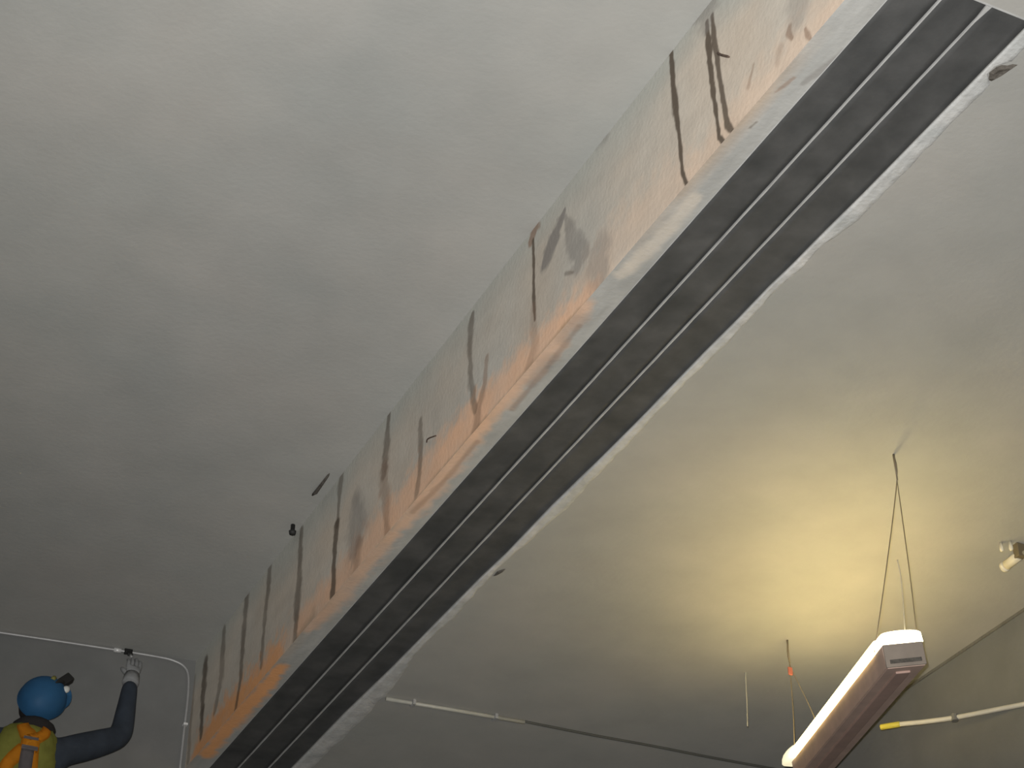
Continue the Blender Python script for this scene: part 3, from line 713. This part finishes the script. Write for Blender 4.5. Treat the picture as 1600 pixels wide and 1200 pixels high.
# jacket (arms, shoulders, hood) over the body
JJ = [(P(1.71, 8.96, 3.42), (.145, .115)), (P(1.71, 8.96, 3.65), (.15, .115)), (P(1.72, 8.95, 3.88), (.155, .115)), (P(1.735, 8.955, 4.01), (.085, .075)),
      (P(1.87, 8.95, 3.955), .082), ((sh_r + el_r)/2 + Vector((0, 0, -0.015)), .078), (el_r + Vector((0, 0, 0.0)), .068), (el_r.lerp(wr_r, 0.5), .052), (el_r.lerp(wr_r, 0.93), .041),
      (P(1.56, 8.95, 3.95), .082), ((sh_l + el_l)/2, .072), (el_l, .06), (el_l.lerp(wr_l, 0.92), .042)]
EJ = [(0, 1), (1, 2), (2, 3), (2, 4), (4, 5), (5, 6), (6, 7), (7, 8), (2, 9), (9, 10), (10, 11), (11, 12)]
jk = skin('jacket', JJ, EJ, M_jack, wk)
b_ = bmesh.new(); hpnts = [P(1.735, 8.95, 4.045) + Vector((0.088*math.sin(t), -0.07*math.cos(t), 0.012*math.cos(t))) for t in np.linspace(-2.6, 2.6, 16)]
tube(b_, hpnts, [0.022 + 0.014*math.cos(t) if math.cos(t) > 0 else 0.02 for t in np.linspace(-2.6, 2.6, 16)], 10); from_bm('hood', b_, mat('dark_hood', (0.022, 0.02, 0.02, 1), 0.9, var=0.2, scale=20), jk, True)
# trousers and boots
TT = [(P(1.71, 8.97, 3.44), (.14, .11))] + [(p, r + 0.02) for p, r in ((P(1.80, 8.97, 3.34), .09), (P(1.83, 8.95, 2.96), .065), (P(1.84, 8.99, 2.57), .052), (P(1.62, 8.97, 3.34), .09), (P(1.59, 8.95, 2.96), .065), (P(1.57, 8.99, 2.57), .052))]
skin('trousers', TT, [(0, 1), (1, 2), (2, 3), (0, 4), (4, 5), (5, 6)], M_trou, wk)
for x_ in (1.84, 1.57):
    b_ = bmesh.new(); rows = []
    for y_, hw, ht in ((8.885, .036, .06), (8.92, .044, .11), (8.99, .047, .12), (9.04, .045, .075), (9.10, .046, .06), (9.15, .038, .045), (9.165, .022, .03)):
        rows.append([b_.verts.new((x_ + hw*c_, y_, 2.502 + EYE + z_*ht)) for c_, z_ in ((-1, 0), (-1, .5), (-.7, .95), (.7, .95), (1, .5), (1, 0))])
    for r0, r1 in zip(rows, rows[1:]):
        for k in range(6): b_.faces.new((r0[k], r0[(k+1) % 6], r1[(k+1) % 6], r1[k]))
    b_.faces.new(rows[0]); b_.faces.new(rows[-1][::-1]); from_bm('boot', b_, M_boot, wk, True)

# vest: lofted shell following the torso, open at the arm holes
def ring_at(z, k=0.0):
    tab = [(3.30, 1.695, .182, .135), (3.50, 1.695, .178, .130), (3.70, 1.695, .176, .132), (3.85, 1.697, .172, .132), (3.95, 1.703, .160, .125), (4.00, 1.71, .145, .112), (4.035, 1.718, .115, .092), (4.05, 1.722, .085, .078)]
    for a, b in zip(tab, tab[1:]):
        if a[0] <= z <= b[0]:
            t = (z-a[0])/(b[0]-a[0]); return [a[i] + (b[i]-a[i])*t for i in (1, 2, 3)]
    return list(tab[-1][1:])
def vp(th, z, off=0.0):
    cx_, a, b = ring_at(z)
    s_, c_ = math.sin(th), math.cos(th)
    e = 0.75
    return P(cx_ + (a+off)*math.copysign(abs(s_)**e, s_), 8.955 - (b+off)*math.copysign(abs(c_)**e, c_), z)
b_ = bmesh.new(); rings = []
for z in (3.30, 3.4, 3.5, 3.6, 3.7, 3.78, 3.85, 3.91, 3.95, 3.98, 4.00, 4.02, 4.035, 4.05):
    rings.append([b_.verts.new(vp(2*math.pi*k/48, z, 0.004 + 0.004*math.sin(k*1.7 + z*30))) for k in range(48)])
for r0, r1 in zip(rings, rings[1:]):
    for k in range(48): b_.faces.new((r0[k], r0[(k+1) % 48], r1[(k+1) % 48], r1[k]))
bmesh.ops.solidify(b_, geom=list(b_.faces), thickness=0.004)
vest = from_bm('vest', b_, M_vest, wk, True); vest['label'] = 'yellow-green vest with orange and silver tape'
def tape(pts, w, m, off=0.014, name='tape'):
    """band laid on the back of the vest; pts are (angle, height)"""
    b_ = bmesh.new(); pr = None; n = 10; pts3 = []
    for (a0, z0), (a1, z1) in zip(pts, pts[1:]):
        for i in range(n): pts3.append((a0+(a1-a0)*i/n, z0+(z1-z0)*i/n))
    pts3.append(pts[-1])
    for i, (a, z) in enumerate(pts3):
        j = min(i+1, len(pts3)-1); k = max(i-1, 0)
        da = (pts3[j][0]-pts3[k][0])*0.15; dz = pts3[j][1]-pts3[k][1]; L_ = math.hypot(da, dz) or 1
        na, nz = -dz/L_, da/L_
        q = [b_.verts.new(vp(a + na*w/2*t/0.15, z + nz*w/2*t, off)) for t in (-1, -0.33, 0.33, 1)]
        if pr:
            for c in range(3): b_.faces.new((pr[c], pr[c+1], q[c+1], q[c]))
        pr = q
    bmesh.ops.solidify(b_, geom=list(b_.faces), thickness=0.003)
    return from_bm(name, b_, m, vest, True)
tape([(0.42, 4.03), (0.30, 3.985), (0.07, 3.945)], 0.052, M_oran, name='orange_tape')
tape([(-0.30, 4.03), (-0.12, 3.985), (0.0, 3.945)], 0.052, M_oran, name='orange_tape')
tape([(0.03, 3.945), (0.03, 3.895)], 0.05, M_oran, 0.015, 'orange_tape')
tape([(0.0, 3.895), (-0.34, 3.80), (-0.62, 3.68)], 0.058, M_oran, name='orange_tape')
tape([(0.06, 3.895), (0.10, 3.80), (0.16, 3.60)], 0.042, M_oran, name='orange_tape')
tape([(-0.10, 3.945), (0.14, 3.945)], 0.015, M_silv, 0.019, 'silver_tape')
tape([(-0.10, 3.893), (0.16, 3.893)], 0.022, M_silv, 0.019, 'silver_tape')
tape([(0.0, 3.885), (0.01, 3.70)], 0.028, M_silv, 0.019, 'silver_tape')

# gloved right hand: palm, four fingers closing on the clamp, thumb from the side of the palm
def hand(wr, tip, palm_n, m, name='glove', thumb=1):
    d = (tip - wr).normalized(); s_ = d.cross(palm_n).normalized(); n = s_.cross(d).normalized()
    J_ = [(wr, .032), (wr + d*.035, (.036, .024)), (wr + d*.075, (.042, .020))]; Ed = [(0, 1), (1, 2)]
    for i, (off, ln) in enumerate(((-.032, .072), (-.011, .082), (.011, .077), (.032, .060))):
        b0 = len(J_); base = wr + d*.095 + s_*off
        J_ += [(base, .0125), (base + d*ln*.48 + n*.004, .0112), (base + d*ln*.86 + n*.014, .0105), (base + d*ln*1.12 + n*.032, .0090)]
        Ed += [(2, b0), (b0, b0+1), (b0+1, b0+2), (b0+2, b0+3)]
    b0 = len(J_); t0 = wr + d*.040 + s_*thumb*.034
    J_ += [(t0, .0150), (t0 + d*.030 + s_*thumb*.020 + n*.014, .0128), (t0 + d*.055 + s_*thumb*.020 + n*.036, .0105)]
    Ed += [(1, b0), (b0, b0+1), (b0+1, b0+2)]
    return skin(name, J_, Ed, m, wk)
tipr = P(2.280, 9.23, 4.76)
g1 = hand(wr_r + Vector((0, 0, -0.02)), tipr, Vector((0.0, 1.0, 0.3)), M_glove)
b_ = bmesh.new(); dd = (tipr - wr_r).normalized()
tube(b_, [wr_r - dd*0.045, wr_r - dd*0.03, wr_r + dd*0.02], [0.043, 0.045, 0.040], 16); from_bm('cuff', b_, M_glove, g1, True)
hand(wr_l, P(1.56, 9.34, 3.47), Vector((0, 0, -1)), M_glove, thumb=-1)
settle(wk)

# clamp being tightened on the conduit
kl = tag(empty('pipe_clamp', cw(2.288, 4.834)), 'small black clamp on the conduit just above the gloved hand', 'clamp')
b_ = bmesh.new(); tube(b_, [cw(2.262, 4.834), cw(2.305, 4.834)], 0.017, 14); from_bm('band', b_, M_black, kl, True)
b_ = bmesh.new(); orient_box(b_, cw(2.288, 4.832, 0.02), cw(2.284, 4.79, 0.07), Vector((1, 0, 0)), Vector((0, -0.6, 0.8)), 0.014, -0.008, 0.008, 0.002); from_bm('lug', b_, M_black, kl)
b_ = bmesh.new(); tube(b_, [cw(2.284, 4.79, 0.07), cw(2.280, 4.755, 0.12)], 0.007, 8); from_bm('bolt', b_, M_galv, kl, True)
settle(kl)

# mobile tower carrying him (below the picture)
tw = tag(empty('scaffold_tower', (1.7, 8.75, 0.0)), 'aluminium mobile scaffold tower carrying the worker, just below the frame', 'scaffold')
M_alu = mat('aluminium_tube', (0.5, 0.5, 0.5, 1), 0.4, metal=0.6); M_ply = mat('plywood_deck', (0.22, 0.15, 0.08, 1), 0.8, var=0.25, scale=5)
DK = 2.50 + EYE
for x_ in (1.0, 2.4):
    for y_ in (8.42, 9.28):
        b_ = bmesh.new(); tube(b_, [(x_, y_, 0.16), (x_, y_, DK + 0.88)], 0.025, 12); from_bm('post', b_, M_alu, tw, True)
        b_ = bmesh.new(); tube(b_, [(x_ - 0.02, y_, 0.085), (x_ + 0.02, y_, 0.085)], 0.085, 20); from_bm('wheel', b_, M_black, tw, True)
for z_ in (0.5, 1.6, 2.7, DK - 0.07, DK + 0.45, DK + 0.86):
    for y_ in (8.42, 9.28):
        b_ = bmesh.new(); tube(b_, [(1.0, y_, z_), (2.4, y_, z_)], 0.02, 10); from_bm('ledger', b_, M_alu, tw, True)
    for x_ in (1.0, 2.4):
        b_ = bmesh.new(); tube(b_, [(x_, 8.42, z_), (x_, 9.28, z_)], 0.02, 10); from_bm('transom', b_, M_alu, tw, True)
for k in range(3):
    b_ = bmesh.new(); box(b_, 1.02, 2.38, 8.45 + 0.27*k, 8.45 + 0.27*k + 0.262, DK - 0.04, DK, 0.003); from_bm('deck_board', b_, M_ply, tw)
settle(tw)
